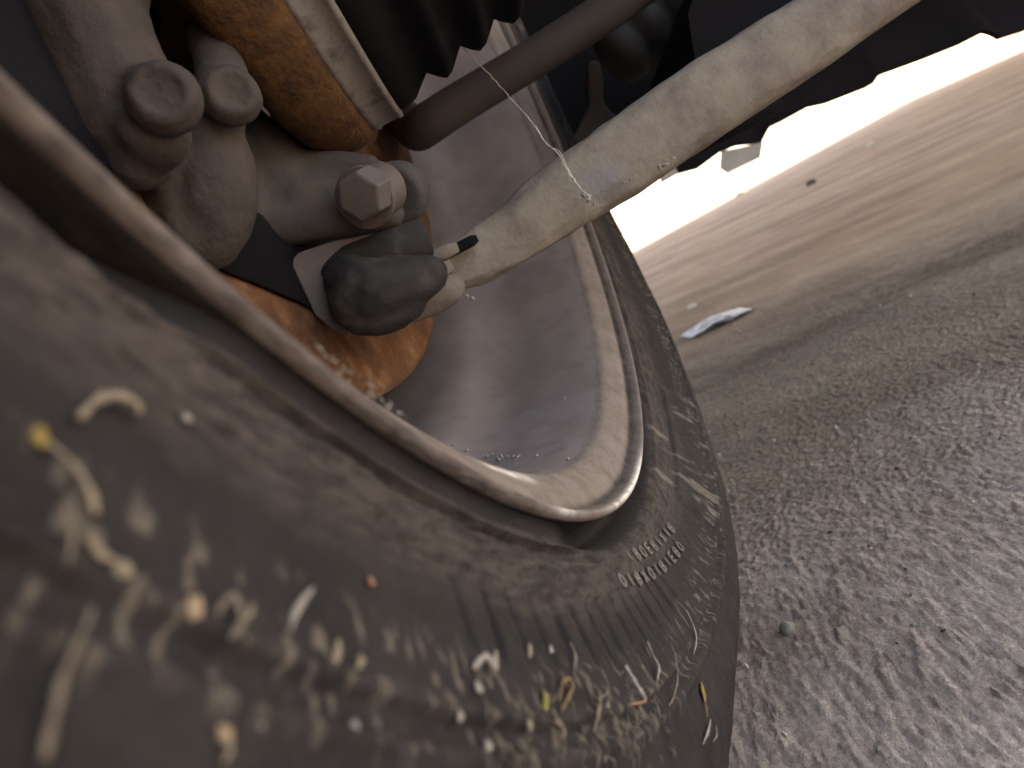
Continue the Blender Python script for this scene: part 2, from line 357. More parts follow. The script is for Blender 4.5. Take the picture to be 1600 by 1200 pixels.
def on_tyre(deg_, r, lift=0.):
    y = float(prof_y(r)) + float(load_y(deg_, r))
    a = deg_*d2r
    p = Vector((r*math.cos(a), y-lift, r*math.sin(a)))
    tan = Vector((-math.sin(a), 0, math.cos(a)))            # along the tyre, counter-clockwise
    dy = (float(prof_y(r+.003)+load_y(deg_, r+.003))-float(prof_y(r-.003)+load_y(deg_, r-.003)))/.006
    rad = Vector((math.cos(a), dy, math.sin(a))).normalized()
    nor = tan.cross(rad).normalized()
    if nor.y > 0: nor = -nor
    return p, tan, rad, nor

# raised moulded letters, two rows, worn past reading
def lettering():
    bm = bmesh.new()
    G = {'l': [[(0, -1), (0, 1)]], 'o': [[(.7*math.cos(a), math.sin(a)) for a in np.linspace(0, 6.28, 11)]],
         'b': [[(-.6, -1), (-.6, 1)], [(-.6, 0)]+[(.6*math.cos(a), -.5+.5*math.sin(a)) for a in np.linspace(1.57, -1.57, 6)]+[(-.6, -1)],
               [(.45*math.cos(a), .5+.5*math.sin(a)) for a in np.linspace(-1.57, 1.57, 6)]],
         'x': [[(-.6, -1), (.6, 1)], [(-.6, 1), (.6, -1)]], 'e': [[(.6, -1), (-.6, -1), (-.6, 1), (.6, 1)], [(-.6, 0), (.4, 0)]]}
    # the two rows follow an arc on the side wall: radius and angle of each letter
    for row, (r0, r1, a0, a1, txt) in enumerate(((.2128, .2190, -111.0, -95.5, 'olbxolblebo'), (.2095, .2150, -106.5, -94.0, 'lboeblxlb'))):
        n = len(txt)
        for i, g in enumerate(txt):
            f_ = i/(n-1); ad = a0+(a1-a0)*f_; rr = r0+(r1-r0)*f_
            wd = abs(a1-a0)/n*.36
            for st in G[g]:
                pts = [on_tyre(ad+u*wd, rr-v*.00125, .0005)[0] for (u, v) in st]
                tube_into(bm, pts, [.00036]*len(pts), 6)
    return bm_mesh('lettering', bm)
part('lettering', lettering(), M['letters'], tyre, 'two rows of worn raised moulded letters')

# --- wheel rim -----------------------------------------------------------------
RP = np.array([(.1880, .030), (.1895, .018), (.1925, .0120), (.1972, .0095), (.1988, .0050), (.1998, .0020), (.1999, .0009), (.1995, .0000), (.1987, -.0004),
               (.1980, .0002), (.1974, .0016), (.1965, .0034), (.1948, .0040), (.1928, .0045), (.1895, .0067), (.1875, .0084), (.1864, .0102), (.1858, .0130), (.1848, .0190), (.1838, .030), (.1826, .046), (.1795, .056),
               (.1745, .066), (.1722, .078), (.1722, .100), (.1745, .112), (.1740, .124), (.165, .132), (.120, .136), (.070, .132), (.0400, .118), (.0, .118)])
rp = np.vstack([spline(RP[:17], 130), spline(RP[16:], 70)[1:]])
TH2 = np.concatenate([np.arange(-205, -20, .5), np.arange(-20, 155, 2.)])*d2r
T2, Rr2 = np.meshgrid(TH2, rp[:, 0], indexing='ij'); Y2 = np.meshgrid(TH2, rp[:, 1], indexing='ij')[1].copy()
S2 = np.meshgrid(TH2, np.arange(len(rp)), indexing='ij')[1]; dg2 = T2/d2r
Rr2 = Rr2 + .0006*(fbm(T2*18, Y2*90, 7, 2)-.5)*smooth(.012, .03, Y2)
nn = fbm(T2*30, Y2*160, 17, 4)
rd = (1-smooth(.0085, .0125, Y2))*(.72+.35*(nn-.5)*2) + smooth(.0085, .0125, Y2)*np.clip((nn-.42)*1.1, 0, .55)
crumb = smooth(.64, .7, fbm(T2*70, Y2*500+S2*.1, 27, 2))
sc = np.exp(-((dg2+117.)/3.2)**4)*np.exp(-((Rr2-.1893)/(.0007+.0006*smooth(-122, -114, dg2)))**2)*(S2 > 60)  # white glints on flange and lip, painted in as bare-metal scuffs
sc += np.exp(-((dg2+97)/9.)**4)*np.exp(-((Rr2-.1986)/.0007)**2)*(Y2 < .001)*.95
sc += .6*np.exp(-((dg2+116)/1.6)**2)*np.exp(-((Rr2-.1988)/.0008)**2)*(Y2 < .001)
sc *= .45+1.0*vn(dg2*2.2, Y2*900, 33)
kk = np.argmax(rp[:130, 0])   # crest of the lip
grime_shade = np.clip((S2 < kk-1)*.9 + .22*smooth(.40, .80, fbm(T2*200+Y2*90, Y2*1500, 43, 4))*(Y2 < .012) + .30*np.exp(-((Y2-.0100)/.0006)**2) + .85*np.exp(-((Rr2-.1966)/.0010)**2)*(S2 > kk)*smooth(-116, -104, dg2) + .52*(1-smooth(-126, -112, dg2))*(Y2 < .0015)*(.6+.8*vn(dg2*4, S2*.3, 47)), 0, 1)  # mottled dirt, plus shade painted on outer lip wall, lip recess and near crest
rim = part('wheel_rim', grid_mesh('wheel_rim', np.stack([Rr2*np.cos(T2), Y2, Rr2*np.sin(T2)], -1), attrs={'dust': np.clip(rd, 0, 1), 'scuff_glint': np.clip(sc, 0, 1), 'grime_shade': grime_shade}),
           M['rim'], label='mauve grey steel wheel rim with brown dust along its flange')
# flaked crumbs along the lip and inside the barrel
bm = bmesh.new()
def chip(p, s, st=1.):
    mtx = Matrix.Translation(p) @ Quaternion((random.gauss(0, 1), random.gauss(0, 1), random.gauss(0, 1), random.gauss(0, 1))).normalized().to_matrix().to_4x4() @ Matrix.Diagonal((s*st, s, s*.6, 1))
    bmesh.ops.create_icosphere(bm, subdivisions=1, radius=1., matrix=mtx)
for k in range(38):
    a = (-133.2+random.uniform(-2.6, 2.2))*d2r; r = .1978+random.uniform(-.0014, .0006)
    chip((r*math.cos(a), -.0004+random.uniform(-.0002, .0006), r*math.sin(a)), random.uniform(.00008, .00022), random.uniform(1, 4))
for k in range(26):
    a = random.uniform(-118, -62)*d2r; y = random.uniform(.012, .06); r = float(np.interp(y, [.012, .046, .056, .066], [.1857, .1824, .1793, .1743]))-.0003
    chip((r*math.cos(a), y, r*math.sin(a)), random.choice((.0002, .0002, .0003, .0006)), random.uniform(1, 2.5))
for k in range(14):
    a = (-86+random.gauss(0, 3.))*d2r; y = .045+(a/d2r+86)*.0035+random.gauss(0, .002); r = float(np.interp(y, [.012, .046, .056, .066], [.1857, .1824, .1793, .1743]))-.0003
    chip((r*math.cos(a), y, r*math.sin(a)), random.uniform(.0003, .0007), random.uniform(1, 2.5))
part('dirt_crumb', bm_mesh('dirt_crumb', bm), M['white_bit'], rim, 'pale flaked dirt crumbs', 'stuff')

# --- brake disc -----------------------------------------------------------------
bm = bmesh.new()
lathe_into(bm, [(0, .075), (0, .1462), (.0012, .1482), (.0068, .1482), (.0076, .1470), (.0076, .130), (.0150, .130), (.0150, .1470), (.0158, .1482), (.0214, .1482), (.0226, .1462),
                (.0226, .075), (.0226, .07), (0, .07), (0, .075)], (0, .061, 0), (0, 1, 0), 180)
part('brake_disc', bm_mesh('brake_disc', bm, False), M['rust'], label='orange rusted brake disc')

bm = bmesh.new(); sa = np.linspace(146, 226, 44)*d2r; ra = [.06, .100, .135, .150, .1525]
rows = [[bm.verts.new((r*math.cos(a), .054+.005*(r > .151)+.003*math.sin(r*90), r*math.sin(a))) for r in ra] for a in sa]
for a, c in zip(rows, rows[1:]):
    for k in range(len(ra)-1): bm.faces.new((a[k], a[k+1], c[k+1], c[k]))
q_ = []  # flat dark sheet added where only shade lies, from knuckle to boot
for a, b_ in ((250, 330), (330, 412), (400, 440), (470, 470), (540, 508), (575, 500), (600, 470), (640, 400), (600, 320), (480, 240), (330, 250)):
    dd = np.array(at(a, b_, 1.))-CAM; q_.append(Vector(tuple(CAM+dd*((.0592-CAM[1])/dd[1]))))
bm.faces.new([bm.verts.new(p) for p in q_])
o = part('shade_shield', bm_mesh('shade_shield', bm), M['dark'], label='dark thin shield over the disc back, with a sheet standing in for shade')
sd_ = o.modifiers.new('thickness', 'SOLIDIFY'); sd_.thickness = .0012

# --- cast lumps: capsules fused by a voxel remesh ----------------------------------
def cast(name, chains, m, voxel=.0011, parent=None, label=None, disp=.0012, dsize=.012, cuts=()):
    """chains of (px,py,depth,half width in pixels): real balls and cones at that depth, fused"""
    bm = bmesh.new()
    for ch in chains:
        pts = spline([(*at(a, b_, t), w*t/FPX) for a, b_, t, w in ch], 6*len(ch)) if len(ch) > 1 else np.array([(*at(*ch[0][:3]), ch[0][3]*ch[0][2]/FPX)])
        for q in pts:
            bmesh.ops.create_icosphere(bm, subdivisions=2, radius=q[3], matrix=Matrix.Translation(q[:3]))
    o = part(name, bm_mesh(name, bm), m, parent, label)
    rmd = o.modifiers.new('fuse', 'REMESH'); rmd.mode = 'VOXEL'; rmd.voxel_size = voxel; rmd.use_smooth_shade = True
    sm = o.modifiers.new('soften', 'SMOOTH'); sm.factor = .6; sm.iterations = 5
    tx = bpy.data.textures.new(name+'_relief', 'CLOUDS'); tx.noise_scale = dsize; tx.noise_depth = 3
    dm = o.modifiers.new('cast_relief', 'DISPLACE'); dm.texture = tx; dm.strength = disp; dm.texture_coords = 'LOCAL'
    return o

caliper = cast('brake_caliper', [
    [(-60, -60, .150, 90), (20, -10, .150, 90), (60, 40, .152, 50)],
    [(110, -60, .150, 100), (135, 20, .150, 92), (170, 110, .150, 84), (205, 195, .150, 80), (215, 235, .150, 58)],
    [(180, -60, .155, 60), (180, 30, .152, 48), (215, 110, .150, 50)],
    [(248, 150, .143, 54)], [(240, 210, .144, 60)], [(215, 255, .146, 44)],
    [(330, 60, .178, 40), (350, 140, .165, 44), (330, 200, .168, 50), (330, 260, .168, 68), (330, 320, .168, 72), (325, 375, .168, 50)],
    [(270, 300, .165, 60), (290, 370, .165, 50)]], M['cast'], label='brown rusty brake caliper with two bolt bosses')
def boss(name, px, py, t, r, depth, m, parent, tilt=(0, 0), sides=6, washer=True):
    n = -np.array(FW) + tilt[0]*np.array(RT) + tilt[1]*np.array(UP); n = Vector(tuple(n)).normalized()
    R = r*t/FPX; bm = bmesh.new(); c = at(px, py, t)
    lathe_into(bm, [(-depth, 0), (-depth, R), (-.15*R, R), (0, R*.88), (0, 0)], c, n, sides)
    if washer: lathe_into(bm, [(-depth-.001, 0), (-depth-.001, R*1.3), (-depth+.0012, R*1.3), (-depth+.0016, R*1.2), (-depth+.0016, 0)], c, n, 32)
    o = part(name, bm_mesh(name, bm, False), m, parent)
    bv = o.modifiers.new('worn_edges', 'BEVEL'); bv.width = R*.1; bv.segments = 2; bv.limit_method = 'ANGLE'
    return o
def cap(px, py, t, r, tilt):
    n = -np.array(FW) + tilt[0]*np.array(RT) + tilt[1]*np.array(UP); n = Vector(tuple(n)).normalized(); R = r*t/FPX
    bm = bmesh.new()
    lathe_into(bm, [(-.9*R, 0), (-.9*R, R*1.12), (-.3*R, R*1.12), (-.18*R, R*.98), (-.05*R, R*.96), (.10*R, R*.82), (.12*R, R*.62), (.02*R, R*.52), (-.02*R, R*.2), (0, 0)], at(px, py, t), n, 28)
    o = part('bolt', bm_mesh('bolt', bm), M['cast'], caliper)
    tx = bpy.data.textures.new('bolt_relief', 'CLOUDS'); tx.noise_scale = .004
    sb = o.modifiers.new('finer', 'SUBSURF'); sb.levels = sb.render_levels = 1
    dm = o.modifiers.new('cast_relief', 'DISPLACE'); dm.texture = tx; dm.strength = .0009; dm.texture_coords = 'LOCAL'
cap(252, 145, .1345, 54, (.30, .0)); cap(362, 142, .1565, 44, (.5, .05))

knuckle = cast('steering_knuckle', [
    [(385, 200, .212, 40), (420, 260, .212, 58), (440, 320, .212, 58)],
    [(400, 215, .214, 28), (470, 260, .214, 30), (530, 262, .214, 26), (575, 262, .214, 22)],
    [(470, 320, .212, 55), (530, 320, .212, 42), (590, 318, .212, 36), (625, 320, .214, 26)],
    [(395, 345, .205, 46), (455, 350, .206, 36), (540, 345, .206, 28), (610, 335, .207, 24)], [(345, 240, .205, 60), (360, 330, .200, 58)]], M['knuckle'], label='grey brown steering knuckle with clamp lug')
# pinch bolt: runs fore and aft, its head faces back
def xbolt(name, px, py, t, prof, m, parent, sides, axis=(1, 0, 0)):
    bm = bmesh.new(); lathe_into(bm, prof, at(px, py, t), axis, sides)
    o = part(name, bm_mesh(name, bm, False), m, parent)
    bv = o.modifiers.new('worn_edges', 'BEVEL'); bv.width = .0020; bv.segments = 3; bv.limit_method = 'ANGLE'; return o
AX = (.97, -.10, .22)
pb = xbolt('pinch_bolt', 560, 308, .186, [(0, 0), (0, .0058), (.0006, .0066), (.009, .0066), (.009, 0)], M['bolt'], knuckle, 6, AX)
xbolt('washer', 568, 310, .194, [(0, 0), (0, .0082), (.002, .0084), (.003, .0075), (.003, .0070), (.008, .0074), (.012, .0078), (.012, 0)], M['bolt'], pb, 40, AX)
xbolt('nut', 612, 308, .207, [(0, 0), (0, .0088), (.005, .0092), (.010, .0085), (.012, .006), (.012, 0)], M['knuckle'], pb, 40, AX)

# --- ball joint -------------------------------------------------------------------
bj = at(590, 455, .205)
bm = bmesh.new()
axb = (at(625, 395, .21)-at(560, 510, .20)).normalized()
e1, e2, dd = frame(axb)
bm.free()
ball = cast('ball_joint_boot', [
    [(548, 440, .201, 44), (575, 455, .197, 54), (610, 448, .199, 50), (650, 436, .202, 40), (672, 428, .204, 30)],
    [(566, 492, .197, 34), (600, 494, .198, 30), (640, 476, .201, 26)], [(556, 470, .197, 46)]],
    M['bjoint'], .0008, None, 'black greasy rubber ball joint boot', .0012, .007)
bm = bmesh.new()
tube_into(bm, [at(490, 440, .207), at(550, 415, .207), at(610, 393, .208), at(664, 372, .209), at(670, 370, .209)], [.0042, .0062, .0062, .0058, .0045], 28)
part('ball_joint_stud', bm_mesh('ball_joint_stud', bm), M['bjoint'], ball)
bm = bmesh.new()
sh = [(458, 402), (466, 394), (520, 376), (575, 366), (640, 352), (642, 362), (590, 384), (540, 400), (522, 440), (540, 500), (546, 524), (520, 516), (492, 492), (472, 450), (456, 416)]
slab_into(bm, [at(a, b_, .2005+.00004*(a-458)) for a, b_ in sh], Vector(tuple(FW*.0016)))
o = part('shield_plate', bm_mesh('shield_plate', bm, False), M['bolt'], ball, 'grey steel shield tab behind the boot')
bv = o.modifiers.new('worn_edges', 'BEVEL'); bv.width = .0005; bv.segments = 2; bv.limit_method = 'ANGLE'

# --- control arm --------------------------------------------------------------------
ARM = [(655, 452, .222, 22), (700, 424, .226, 34), (745, 402, .228, 42), (800, 368, .229, 46), (880, 308, .229, 54), (960, 256, .229, 58), (1050, 192, .229, 60), (1150, 127, .228, 60), (1250, 62, .227, 57),
       (1330, 12, .226, 52), (1450, -66, .225, 50), (1700, -230, .225, 48), (2400, -690, .225, 46)]
apts = spline([(*at(a, b_, t), w*t/FPX) for a, b_, t, w in ARM], 260)
nseg = 56; AP = np.zeros((len(apts), nseg, 3)); PA = np.zeros((len(apts), nseg))
for i, q in enumerate(apts):
    d = Vector(apts[min(i+1, len(apts)-1)][:3])-Vector(apts[max(i-1, 0)][:3]); d.normalize()
    e1 = Vector(tuple(FW)); e1 = (e1-d*e1.dot(d)).normalized(); e2 = d.cross(e1)
    for k in range(nseg):
        a = 2*math.pi*k/nseg; c, s = math.cos(a), math.sin(a)
        rr = q[3]*(1+.05*(float(fbm(i*.09, k*.35, 121, 2))-.5)*2*min(1, 1))
        c2 = math.copysign(abs(c)**.75, c); s2 = math.copysign(abs(s)**.80, s)
        AP[i, k] = Vector(q[:3]) + e1*c2*rr*.62 + e2*s2*rr
        PA[i, k] = 0
w1 = at(940, 278, .22); wv = np.array(w1)
dd_ = np.linalg.norm((AP-wv)/np.array([.0085, .0075, .0055]), axis=-1)
PA = np.clip(1.15-dd_*.8, 0, 1)*.9
arm = part('control_arm', grid_mesh('control_arm', AP, closed_v=True, attrs={'patch': PA}), M['arm'], label='long dusty grey control arm crossing the wheel')
bm = bmesh.new(); tube_into(bm, [at(622, 430, .2125), at(640, 421, .2125), at(700, 392, .2135), at(716, 386, .2135)], [.0013, .0021, .0021, .0013], 10, power=4)
part('clamp_plate', bm_mesh('clamp_plate', bm), M['plate'], arm)
bm = bmesh.new(); tube_into(bm, [at(617, 457, .211), at(632, 449, .210), at(680, 427, .211), at(704, 416, .213)], [.0014, .0022, .0023, .0018], 10, power=4)
part('clamp_plate', bm_mesh('clamp_plate', bm), M['plate'], arm)
bm = bmesh.new(); tube_into(bm, [at(690, 400, .217), at(700, 396, .217), at(738, 376, .2185), at(746, 372, .2185)], [.0010, .0016, .0016, .001], 10, power=4)
part('rubber_strip', bm_mesh('rubber_strip', bm), M['boot'], arm)
cast('arm_lug', [[(640, 480, .214, 26), (675, 464, .214, 30), (700, 452, .214, 26), (712, 446, .214, 16)]], M['plate'], .0008, arm, disp=.0008, dsize=.006)
bm = bmesh.new()
for (px, py, s) in [(912, 306, .0010), (920, 312, .0013), (928, 318, .0008), (1030, 262, .0009), (1040, 258, .0012), (1052, 247, .0009), (975, 285, .0006), (985, 281, .0006), (730, 462, .0006), (738, 466, .0008)]:
    p = at(px, py, .219); chip(p, s*.8, 1.5)
part('dirt_crumb', bm_mesh('dirt_crumb', bm), M['white_bit'], arm, 'pale dirt crumbs under the arm', 'stuff')

# --- drive shaft: CV joint, boot, clamp ------------------------------------------------
cyaw, cpit = .222, .04
axd = np.array([math.sin(cyaw)*math.cos(cpit), -math.cos(cyaw)*math.cos(cpit), math.sin(cpit)]); cb = Vector((.008, 0, .002))
bm = bmesh.new()
lathe_into(bm, [(-.075, 0), (-.075, .050), (-.056, .052), (-.054, .071), (-.051, .0765), (-.047, .078), (-.036, .0778), (-.0345, .0765), (-.0335, .0745), (-.0335, 0)], cb, axd, 160)
cv = part('drive_shaft', bm_mesh('drive_shaft', bm), M['rust_dark'], label='drive shaft joint with orange rusted housing and black boot')
bm = bmesh.new()
lathe_into(bm, [(-.0345, .0735), (-.0345, .0755), (-.0325, .0758), (-.0320, .0752), (-.0262, .0752), (-.0258, .0757), (-.0245, .0757), (-.0240, .0735)], cb, axd, 160)
cl = part('clamp', bm_mesh('clamp', bm), M['clamp'], cv, 'pale grey boot clamp band')
bm = bmesh.new(); e1, e2, d = frame(axd)
# ear of the clamp
bp_ = [(-.0315, .0752), (-.0265, .0752)]
prof = [(-.0250, .0735), (-.0225, .0740), (-.018, .0728), (-.0145, .0700)]
s = -.0145; r = .0745
while s < .045:
    prof += [(s+.0030, r-.0066), (s+.0062, r-.0036), (s+.0080, r-.0024), (s+.0102, r-.0032)]; s += .0132; r -= .0022
prof += [(s+.004, .040), (s+.01, .0215), (s+.022, .021), (s+.022, .0)]
lathe_into(bm, [(-.025, .0)]+prof, cb, axd, 128)
part('boot', bm_mesh('boot', bm), M['boot'], cv, 'black ribbed rubber boot')
bm = bmesh.new(); lathe_into(bm, [(s+.015, 0), (s+.015, .0125), (.62, .0125), (.62, 0)], cb, axd, 40)
part('shaft', bm_mesh('shaft', bm), M['brown'], cv)

# --- anti-roll bar, bracket and bushing beyond ----------------------------------------------
bm = bmesh.new()
SB = [(590, 140, .37, 26), (620, 172, .345, 28), (642, 196, .318, 30), (652, 204, .304, 31), (668, 194, .30, 32), (720, 160, .305, 31), (800, 112, .31, 30), (880, 62, .315, 30), (960, 10, .32, 30), (1060, -60, .325, 30), (1500, -340, .33, 30)]
sp = spline([(*at(a, b_, t), w*t/FPX) for a, b_, t, w in SB], 60)
tube_into(bm, [q[:3] for q in sp], [q[3] for q in sp], 24)
part('anti_roll_bar', bm_mesh('anti_roll_bar', bm), M['bar'], label='brown dirty anti-roll bar')
bm = bmesh.new()
br = [(918, 95), (936, 92), (944, 120), (942, 155), (958, 176), (990, 182), (1020, 165), (1040, 170), (960, 260), (880, 275), (868, 255), (900, 205), (920, 165)]
slab_into(bm, [at(a, b_, .40+.0002*(b_-90)) for a, b_ in br], Vector(tuple(FW*.012)))
o = part('bracket', bm_mesh('bracket', bm, False), M['brown'], label='bent brown steel bracket behind the arm')
bv = o.modifiers.new('worn_edges', 'BEVEL'); bv.width = .002; bv.segments = 3; bv.limit_method = 'ANGLE'
bm = bmesh.new()
b0 = at(955, 95, .43); b1 = at(1030, 20, .43); axq = (b1-b0)
Lq = axq.length
lathe_into(bm, [(0, 0), (0, .014), (Lq*.10, .019), (Lq*.30, .020), (Lq*.34, .017), (Lq*.46, .017), (Lq*.5, .023), (Lq*.74, .024), (Lq*.78, .020), (Lq*.92, .020), (Lq*.95, .026), (Lq*1.5, .027), (Lq*1.6, .02), (Lq*1.6, 0)], b0, axq, 40)
part('bushing', bm_mesh('bushing', bm), M['brown'], label='brown stepped rubber bushing')

# --- underbody, wheel arch liner, bumper, body ------------------------------------------------
CO = Vector(tuple(CAM)); 
def cpt(f, rt, z): return Vector((CAM[0]+HD[0]*f+RD[0]*rt, CAM[1]+HD[1]*f+RD[1]*rt, z))
GB = .80
# bumper: lower edge as it hangs, a moulded panel 6 mm thick curving up and forwards
EDGE = [(860, 392), (905, 352), (940, 332), (985, 300), (1030, 278), (1090, 262), (1125, 236), (1150, 226), (1190, 222), (1203, 197), (1222, 188), (1262, 166), (1290, 160), (1352, 136), (1366, 128), (1374, 116),
        (1440, 92), (1500, 68), (1535, 50), (1548, 53), (1560, 60), (1600, 47), (1680, 8), (1800, -45), (2000, -150), (2500, -400)]
bot = [np.array(at(a, b_, GB)) for a, b_ in EDGE]
bot = [bot[0]-RD*1.0] + bot
bm = bmesh.new(); rows = []
for (df, dz) in ((0, 0), (.012, .03), (.03, .09), (.05, .16), (.055, .30), (.02, .42)):
    rows.append([bm.verts.new(Vector(tuple(p+HD*df+np.array([0, 0, dz])))) for p in bot])
for a, c in zip(rows, rows[1:]):
    for k in range(len(a)-1): bm.faces.new((a[k], a[k+1], c[k+1], c[k]))
o = part('bumper', bm_mesh('bumper', bm, False), M['dark'], label='black front bumper with a jagged lower edge')
sd_ = o.modifiers.new('thickness', 'SOLIDIFY'); sd_.thickness = .006; sd_.offset = 0
for quad, nm in (([(1128, 236), (1192, 222), (1188, 246), (1138, 270), (1126, 262)], 'tab'), ([(1030, 262), (1052, 256), (1060, 271), (1034, 286)], 'tab')):
    bm = bmesh.new(); slab_into(bm, [at(a, b_, GB-.01) for a, b_ in quad], Vector(tuple(HD*.004)))
    part(nm, bm_mesh(nm, bm, False), M['tab'], o, 'grey plastic tab hanging from the bumper')
# floor panel: from bumper back over the suspension, then cut short to let sky light in
bm = bmesh.new(); rows = []
FL = [(.815, -.02), (.70, .02), (.62, .12), (.50, .22), (.42, .25)]
lat = [-.45, -.12, .10, .4, .8, 1.05]
for f, z in FL:
    rows.append([bm.verts.new(cpt(f, l, z+(.04 if l < 0 and f < .4 else 0)-max(0, l-.35)*.10*(f < .4))) for l in lat])
for a, c in zip(rows, rows[1:]):
    for k in range(len(a)-1): bm.faces.new((a[k], a[k+1], c[k+1], c[k]))
for f0, f1, l0, l1 in ((.42, -.2, -.45, .11),):  # unseen rear strip added to keep sky light off the wheel interior
    q = [cpt(f0, l0, .254), cpt(f0, l1, .254), cpt(f1, l1, .20), cpt(f1, l0, .20)]
    bm.faces.new([bm.verts.new(p) for p in q])
o = part('floor_panel', bm_mesh('floor_panel', bm, False), M['dark'])
sd_ = o.modifiers.new('thickness', 'SOLIDIFY'); sd_.thickness = .004; sd_.offset = 0
# subframe above the arm
bm = bmesh.new(); slab_into(bm, [at(a, b_, .30) for a, b_ in ((1092, 140), (1290, -10), (1560, -200), (1180, -260), (1075, 20))], Vector(tuple(FW*.12)))
part('subframe', bm_mesh('subframe', bm, False), M['dark'])
# wheel arch liner: a shell round the front and top of the tyre
A = np.linspace(-18, 200, 60)*d2r; Yl = np.linspace(-.13, .20, 8)
LP = np.array([[((.355+.006*math.sin(a*9))*math.cos(a), y, (.355+.006*math.sin(a*9))*math.sin(a)+.01) for y in Yl] for a in A])
o = part('wheel_arch_liner', grid_mesh('wheel_arch_liner', LP), M['dark'])
sd_ = o.modifiers.new('thickness', 'SOLIDIFY'); sd_.thickness = .003
# body shell above: bonnet, windscreen, roof and sides
bm = bmesh.new()
side = [(.86, .08), (.90, .30), (.84, .44), (.1, .72), (.06, .78), (.02, .74), (.0, .62), (.01, .40), (.1, .40), (.3, .42), (.5, .34), (.66, .15), (.72, .02)]
bm.free()
for l in (-.44, 1.05):
    bm = bmesh.new(); slab_into(bm, [cpt(f, l, z) for f, z in side], Vector(tuple(RD*.03)))
    part('side_panel', bm_mesh('side_panel', bm, False), M['paint'])
bm = bmesh.new()          # unseen body block behind the wheel, added to hold back sky light
slab_into(bm, [cpt(-.27, -.46, -.13), cpt(-.27, -.02, -.13), cpt(-2.2, -.02, -.13), cpt(-2.2, -.46, -.13)], Vector((0, 0, .75)))
part('sky_blocker', bm_mesh('sky_blocker', bm, False), M['dark'])
bm = bmesh.new()
top = side[:8]; r0 = [bm.verts.new(cpt(f, -.42, z+.002)) for f, z in top]; r1 = [bm.verts.new(cpt(f, 1.06, z+.002)) for f, z in top]
for k in range(len(top)-1): bm.faces.new((r0[k], r0[k+1], r1[k+1], r1[k]))
o = part('body', bm_mesh('body', bm, False), M['paint'])
sd_ = o.modifiers.new('thickness', 'SOLIDIFY'); sd_.thickness = .004

# unseen slab added to shade the ground ahead: its shade ends some three metres on, where the sunlit ground begins
bm = bmesh.new()
slab_into(bm, [cpt(.6, -3.0, 1.3), cpt(2.4, -3.0, 1.3), cpt(2.88, .25, 1.3), cpt(3.98, 1.6, 1.3), cpt(8.9, 6.45, 1.3), cpt(.6, 6.45, 1.3)], Vector((0, 0, .08)))
o = link('shade_slab', bm_mesh('shade_slab', bm, False), M['tab']); o['label'] = 'flat unseen slab added to shade the ground ahead of the car'; o['category'] = 'light blocker'

# ------------------------------------------------------------------ things lying about
def tag(o, label, cat, group=None):
    o['label'] = label; o['category'] = cat
    if group: o['group'] = group
    return o

def px_tyre(px, py):
    """polar place on the tyre's inner side wall under a photograph pixel"""
    d = FW + (px-800)/FPX*RT - (py-600)/FPX*UP
    lo, hi = .004, .40
    def f(t):
        X = CAM+t*d; r = math.hypot(X[0], X[2]); dg = math.degrees(math.atan2(X[2], X[0]))
        y = float(prof_y(r)) + float(load_y(dg, r))
        return X[1]-y, dg, r
    t = lo; prev = f(t)[0]
    while t < hi:
        t += .001; v = f(t)[0]
        if v >= 0:
            a, b_ = t-.001, t
            for _ in range(20):
                m_ = .5*(a+b_)
                if f(m_)[0] >= 0: b_ = m_
                else: a = m_
            X = f(b_); return X[1], X[2], b_
    return None

def strand(name, pix, wpx, m, label, cat, group, flat_=.4, lift=.15, taper=(.6, 1, .7)):
    """a stalk, root or thread lying along the side wall"""
    pts = []; rad = []; n = len(pix)
    for i, (a, b_) in enumerate(pix):
        q = px_tyre(a, b_)
        if q is None: continue
        w = wpx*q[2]/FPX*.5
        p, _, _, no = on_tyre(q[0], q[1]); pts.append(Vector(p)+no*(w*(lift+.4)+.0006+ (.0009 if 0 < i < n-1 else 0)*lift*2)); rad.append(w)
    ctr = pts[len(pts)//2].copy()
    S = spline([(*p, r) for p, r in zip(pts, rad)], 4*len(pts))
    k = np.interp(np.linspace(0, 1, len(S)), np.linspace(0, 1, len(taper)), taper)
    bm = bmesh.new(); tube_into(bm, [Vector(q[:3])-ctr for q in S], [max(1e-5, q[3]*kk*(.8+.35*math.sin(j*2.1)*math.cos(j*.9))) for j, (q, kk) in enumerate(zip(S, k))], 8, flat_, axis=on_tyre(*px_tyre(*pix[0])[:2])[3])
    o = link(name, bm_mesh(name, bm), m); o.location = ctr
    return tag(o, label, cat, group)

